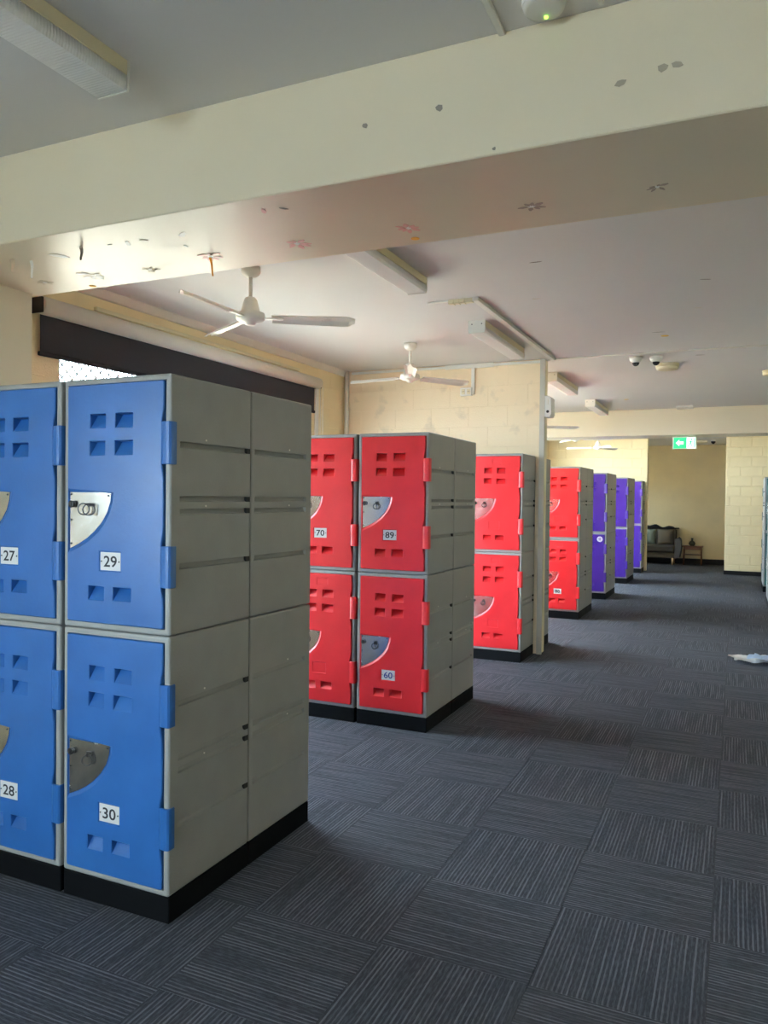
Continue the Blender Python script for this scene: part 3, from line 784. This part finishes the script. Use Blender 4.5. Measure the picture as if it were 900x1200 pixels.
simple('ceiling_plate', B(-.83, -.60, 12.05, 12.28, ZC - .03, ZC - .001, .004, 1), white_pl, 'flat white plate on the ceiling before the farther beam', 'plate')
simple('conduit', B(-.672, -.650, .9, 2.258, ZC - .016, ZC - .001, .003, 1), white_pl, 'thin white conduit running to the near beam', 'conduit')
simple('conduit', B(-.375, -.360, 1.5, 2.235, ZC - .014, ZC - .001, .003, 1), white_pl, 'short white conduit beside the green-lit detector', 'conduit')

# exit sign under the farther beam
es = thing('exit_sign', 'green and white illuminated exit sign under the farther beam', 'sign', (-.735, 12.62, DZ))
obj('case', B(-.172, .172, -.018, .018, -.200, -.012, .004, 1), white_pl, es)
obj('bracket', B(-.05, .05, -.012, .012, -.014, -.0005), white_pl, es)
obj('green_panel', B(-.155, .03, -.0215, -.0175, -.188, -.026), sign_green, es)
obj('white_panel', B(.03, .155, -.0215, -.0175, -.188, -.026), sign_white, es)
b = prism([(-.125, -.107), (-.075, -.057), (-.075, -.085), (-.015, -.085), (-.015, -.129), (-.075, -.129), (-.075, -.157)], 'y', -.0228, -.0215); obj('arrow', b, sign_white, es)
# running figure
b = bmesh.new()
def seg(p, q, r): tube(b, (p[0], -.0225, p[1]), (q[0], -.0225, q[1]), r, 6)
tube(b, (.098, -.0235, -.056), (.098, -.0215, -.056), .013, 12)
seg((.092, -.075), (.082, -.118), .010); seg((.092, -.080), (.062, -.090), .005); seg((.092, -.080), (.122, -.100), .005)
seg((.082, -.118), (.060, -.140), .006); seg((.060, -.140), (.050, -.170), .006); seg((.082, -.118), (.106, -.140), .006); seg((.106, -.140), (.106, -.170), .006)
obj('running_figure', b, sign_green, es)
obj('door_bar', B(.135, .149, -.0228, -.0214, -.180, -.034), sign_green, es)

# ------------------------------------------------------------------ torn paper flowers, tape and paint chips
def flake_bm(n, r, aspect=.35, th=.0012, petals=False):
    bm = bmesh.new()
    if petals:
        for k in range(n):
            if random.random() < .2: continue
            a = 2 * PI * k / n + random.uniform(-.2, .2); l = r * random.uniform(.6, 1.1); wd = r * random.uniform(.12, .22)
            c, s = math.cos(a), math.sin(a); dz = -random.uniform(.0005, .003)
            P_ = [(.18 * l, -.3 * wd, 0), (.6 * l, -wd, dz * .5), (l, -.3 * wd, dz), (l * .95, .4 * wd, dz), (.55 * l, wd, dz * .5)]
            v = [bm.verts.new((x * c - y * s, x * s + y * c, z - .001)) for x, y, z in P_]; v2 = [bm.verts.new(q.co + Vector((0, 0, -th))) for q in v]
            bm.faces.new(v[::-1]); bm.faces.new(v2)
            for i in range(5): bm.faces.new((v[i], v[(i + 1) % 5], v2[(i + 1) % 5], v2[i]))
    else:
        pts = [(r * random.uniform(.6, 1.1) * math.cos(2 * PI * k / n), aspect * r * random.uniform(.6, 1.2) * math.sin(2 * PI * k / n)) for k in range(n)]
        prism(pts, 'z', -.001 - th, -.001, bm)
    bmesh.ops.recalc_face_normals(bm, faces=list(bm.faces))
    return bm
def flower(x, y, z, r, m, label, group='torn paper flowers'):
    t = thing('paper_flower', label, 'paper flower', (x, y, z), random.uniform(0, 6), group)
    obj('petals', flake_bm(8, r, petals=True), m, t)
    obj('torn_centre', flake_bm(7, r * .28, .8), paper_w, t)
    return t
def chip(x, y, z, r, m, label, group, name='paper_scrap', rot=None, aspect=.35):
    o = obj(name, flake_bm(6, r, aspect), m, loc=(x, y, z), rot=rot or (0, 0, random.uniform(0, 3))); return tag(o, label, 'scrap', group)
def hang(x, y, z, l, wd, m, label, lean=.02):
    bm = bmesh.new(); n = 5; prev = None
    for i in range(n + 1):
        s = i / n; ww = wd * (1 - .4 * s)
        cur = [bm.verts.new((-ww + lean * s, .004 * math.sin(s * 5), -l * s)), bm.verts.new((ww + lean * s, .004 * math.sin(s * 5), -l * s))]
        if prev: bm.faces.new((prev[0], prev[1], cur[1], cur[0]))
        prev = cur
    bmesh.ops.solidify(bm, geom=list(bm.faces), thickness=.001)
    return tag(obj('paper_strip', bm, m, loc=(x, y, z - .0005)), label, 'scrap')
flower(-3.10, 2.75, BZ, .055, paper_cream, 'torn cream paper flower beside the pier')
flower(-2.785, 2.75, BZ, .075, paper_w, 'torn white paper flower on the beam underside')
flower(-2.09, 2.73, BZ, .070, paper_pink, 'torn pink paper flower with a hanging strip')
flower(-1.655, 2.73, BZ, .060, paper_pink, 'small torn pink paper flower on the beam underside')
flower(-1.165, 2.74, BZ, .060, paper_pink, 'torn pink paper flower with an orange dot')
flower(-.678, 2.71, BZ, .050, paper_brown, 'torn faded grey-brown paper flower on the beam')
flower(-.256, 2.70, BZ, .040, paper_brown, 'faint grey flower remnant at the dim end of beam')
flower(-2.47, 2.78, BZ, .050, paper_cream, 'faint cream flower remnant on the beam underside')
hang(-2.10, 2.74, BZ, .085, .006, paper_or, 'curled orange strip hanging under a pink flower')
hang(-2.52, 2.42, BZ, .055, .010, paper_grey, 'dark curled paper strip hanging from the beam', .004)
hang(-2.87, 2.47, BZ, .080, .010, paper_w, 'white tape strip hanging near the pier', .01)
hang(-2.93, 2.42, BZ, .060, .014, paper_cream, 'peeling paint flap hanging near the pier', .012)
GB = 'peeled scraps on the beam'
for x, y, r, m, l in ((-2.70, 2.47, .06, paper_w, 'long white scrap under the beam beside the hanging white tape'), (-2.38, 2.44, .015, paper_grey, 'tiny dark speck beside the dark hanging curl'),
        (-2.30, 2.46, .035, paper_w, 'white scrap under the beam beside the tiny dark speck'), (-2.02, 2.46, .035, paper_w, 'white scrap under the beam near the face, above the pink flower'),
        (-1.58, 2.37, .03, paper_pink, 'pink scrap at the front edge of the beam underside'), (-1.50, 2.38, .02, paper_grey, 'small grey scrap beside the pink one at the beam edge'),
        (-2.21, 2.45, .02, paper_cream, 'small cream scrap between two white scraps under the beam'), (-2.10, 2.58, .018, paper_w, 'tiny white scrap just before the pink flower with strip')):
    chip(x, y, BZ, r, m, l, GB)
for x, y, l in ((-1.186, 2.862, 'round orange dot by the torn pink flower'), (-2.93, 2.89, 'round orange dot near the white paper flower')):
    b = bmesh.new(); tube(b, (0, 0, -.002), (0, 0, -.0005), .017, 16); tag(obj('orange_dot', b, paper_or, loc=(x, y, BZ)), l, 'sticker')
tape_m = mat('brown_tape_mark', (.36, .31, .23), .8)
for x, z, r, l in ((-1.117, 2.752, .013, 'small dark chip alone on the beam face'), (-.86, 2.756, .015, 'dark pointed chip high on the beam face'), (-.683, 2.600, .008, 'tiny dark speck at the lower edge of the beam face'),
        (-.317, 2.719, .016, 'brown tape mark on the beam face, apart from the pair'), (-.206, 2.735, .016, 'brown tape mark of a pair, beside its darker twin'), (-.168, 2.738, .016, 'pointed brown tape mark of a pair on the beam face')):
    chip(x, BY0, z, r, paper_grey if x < -.5 else tape_m, l, 'chips on the beam face', 'paint_chip', (-PI / 2, random.uniform(-.4, .4), 0), .75)
for x, y, r, l in ((-1.10, 4.51, .05, 'thin grey scrap on the ceiling beside the batten light past the beam'), (-.205, 5.263, .045, 'thin grey scrap on the open ceiling over the aisle'), (-1.295, 5.333, .035, 'faint cream scrap on the ceiling beside the cable trunking'),
        (-.61, 6.76, .05, 'thin grey scrap on the ceiling beside the yellow dot'), (-.27, 6.02, .03, 'faint cream scrap on the open ceiling over the aisle'), (-.35, 7.95, .05, 'thin grey scrap on the ceiling near the smoke alarm')):
    chip(x, y, ZC, r, paper_grey if r > .044 else paper_cream, l, 'scraps on the ceiling', aspect=.16, rot=(0, 0, random.uniform(-.4, .4)))
for x, y in ((-.575, 6.93), (-1.406, 11.07)):
    b = bmesh.new(); tube(b, (0, 0, -.002), (0, 0, -.0005), .032, 16)
    tag(obj('yellow_dot', b, mat('yellow_paper', (.75, .50, .08), .8), loc=(x, y, ZC)), 'round yellow dot on the ceiling ' + ('beside a torn scrap' if y < 8 else 'by the batten light before the farther beam'), 'sticker')

# ------------------------------------------------------------------ papers on the floor
def sheet(name, x0, x1, y0, y1, amp, m, label, rz, cx, cy, n=14, z0=.006):
    bm = bmesh.new(); V = []
    ph = [random.uniform(0, 6) for _ in range(6)]
    for i in range(n + 1):
        row = []
        for j in range(n + 1):
            u, v = i / n, j / n
            h = abs(math.sin(u * 7 + ph[0] + 2 * v)) * .5 + abs(math.sin(v * 9 + ph[1] - 3 * u)) * .35 + abs(math.sin((u + v) * 13 + ph[2])) * .15
            row.append(bm.verts.new((x0 + (x1 - x0) * u + .012 * math.sin(v * 9 + ph[3]), y0 + (y1 - y0) * v + .015 * math.sin(u * 8 + ph[4]), z0 + amp * h)))
        V.append(row)
    for i in range(n):
        for j in range(n): bm.faces.new((V[i][j], V[i + 1][j], V[i + 1][j + 1], V[i][j + 1]))
    bmesh.ops.solidify(bm, geom=list(bm.faces), thickness=.002)
    return tag(obj(name, bm, m, loc=(cx, cy, 0), rot=(0, 0, rz)), label, 'paper')
sheet('crumpled_paper', -.22, .22, -.16, .16, .035, paper_w, 'crumpled white paper lying flat on the carpet', .25, .20, 8.26)
sheet('plastic_wrap', -.22, .20, -.11, .11, .040, plastic_bl, 'crumpled pale blue plastic lying over the white paper', -.45, .35, 8.10, z0=.045)

# ------------------------------------------------------------------ lounge
sf = thing('sofa', 'grey-brown upholstered sofa in the lounge', 'sofa', (-2.03, 20.15, 0))
obj('base', B(-.72, .72, -.26, .30, .16, .30, .02, 2), sofa_m, sf)
obj('seat_cushion', B(-.68, .68, -.30, .18, .30, .475, .04, 3), sofa_m, sf)
obj('backrest', B(-.70, .70, .16, .34, .28, .86, .04, 3), sofa_m, sf)
for s in (-1, 1):
    obj('arm', prism([(s * .68, .16), (s * .79, .18), (s * .83, .40), (s * .81, .62), (s * .76, .665), (s * .69, .62)], 'y', -.28, .32), sofa_arm, sf)
    b = bmesh.new(); tube(b, (s * .64, -.24, 0), (s * .64, -.24, .17), .018, 10, .026); obj('leg', b, wood_lt, sf)
    b = bmesh.new(); tube(b, (s * .64, .28, 0), (s * .64, .28, .17), .018, 10, .026); obj('leg', b, wood_lt, sf)
def cushion(name, x, y, z, s, m, label, tilt):
    bm = bmesh.new(); n = 8; V = [[None] * (n + 1) for _ in range(n + 1)]; Wb = [[None] * (n + 1) for _ in range(n + 1)]
    for i in range(n + 1):
        for j in range(n + 1):
            u, v = i / n * 2 - 1, j / n * 2 - 1; t = .075 * ((1 - u * u) * (1 - v * v)) ** .45; k = 1 - .06 * (1 - u * u) * (v * v) - .06 * (1 - v * v) * (u * u)
            V[i][j] = bm.verts.new((u * s * k, -t, v * s * k)); Wb[i][j] = V[i][j] if abs(u) > .999 or abs(v) > .999 else bm.verts.new((u * s * k, t, v * s * k))
    for i in range(n):
        for j in range(n):
            for q, fl_ in ((V, 0), (Wb, 1)):
                a = [q[i][j], q[i + 1][j], q[i + 1][j + 1], q[i][j + 1]]
                f = bm.faces.new(a if not fl_ else a[::-1]); f.smooth = True
    return tag(obj(name, bm, m, loc=(x, y, z), rot=(-tilt, 0, 0)), label, 'cushion')
cushion('cushion', -1.99, 20.11, .67, .19, cush_t, 'pale teal cushion on the sofa', .22)
cushion('cushion', -1.57, 20.11, .67, .195, cush_b, 'olive brown cushion against the sofa arm', .22)
# throw over the back
bm = bmesh.new(); n = 30; rows_ = []
for i in range(n + 1):
    u = i / n; x = -.70 + 1.44 * u
    top = .925 + .022 * math.sin(u * 14) + .02 * math.sin(u * 31 + 1) - (.16 * max(0, (u - .90) / .10) ** 1.5)
    top = max(top, .885)
    pr = [(.115, .862), (.11, .885), (.13, top - .022), (.17, top), (.26, top + .008), (.33, top - .012), (.375, .885), (.37, .862)]
    rows_.append([bm.verts.new((x, y + .006 * math.sin(u * 40 + k), z)) for k, (y, z) in enumerate(pr)])
for i in range(n):
    for k in range(8): f = bm.faces.new((rows_[i][k], rows_[i + 1][k], rows_[i + 1][(k + 1) % 8], rows_[i][(k + 1) % 8])); f.smooth = k < 7
bm.faces.new(rows_[0]); bm.faces.new(rows_[-1][::-1])
bmesh.ops.recalc_face_normals(bm, faces=list(bm.faces))
tag(obj('throw_blanket', bm, throw_m, loc=(-2.02, 20.15, .0)), 'black throw draped along the top of the sofa back', 'blanket')
tb = thing('side_table', 'small brown wooden side table beside the sofa', 'table', (-.955, 20.32, 0))
obj('table_top', B(-.235, .235, -.17, .17, .435, .46, .004, 1), wood, tb)
obj('apron', B(-.20, .20, -.145, -.13, .37, .435), wood, tb)
obj('shelf', B(-.195, .195, -.13, .13, .235, .25), wood, tb)
for sx in (-1, 1):
    for sy in (-1, 1):
        b = bmesh.new(); tube(b, (sx * .205, sy * .145, 0), (sx * .19, sy * .135, .436), .011, 8, .015); obj('leg', b, wood, tb)
tag(obj('vase', lathe([(0, 0), (.045, 0), (.075, .035), (.078, .065), (.055, .105), (.024, .125), (.020, .150), (.030, .185), (.026, .188), (.014, .150), (0, .145)]), glass_vase, loc=(-.97, 20.30, .46)), 'small dark round vase on the side table', 'vase')
simple('ceiling_box', B(-.93, -.62, 18.9, 19.1, ZC - .05, ZC - .001, .005, 1), cream_pl, 'cream box on the lounge ceiling', 'box')
t = thing('dome_camera', 'dark dome camera on the lounge ceiling', 'camera', (-.50, 19.0, ZC), 0)
obj('base', lathe([(0, -.001), (.06, -.001), (.06, -.03), (0, -.03)]), white_pl, t); obj('dome', lathe([(.05, -.03), (.045, -.06), (.02, -.085), (0, -.09)]), dark_gap, t)
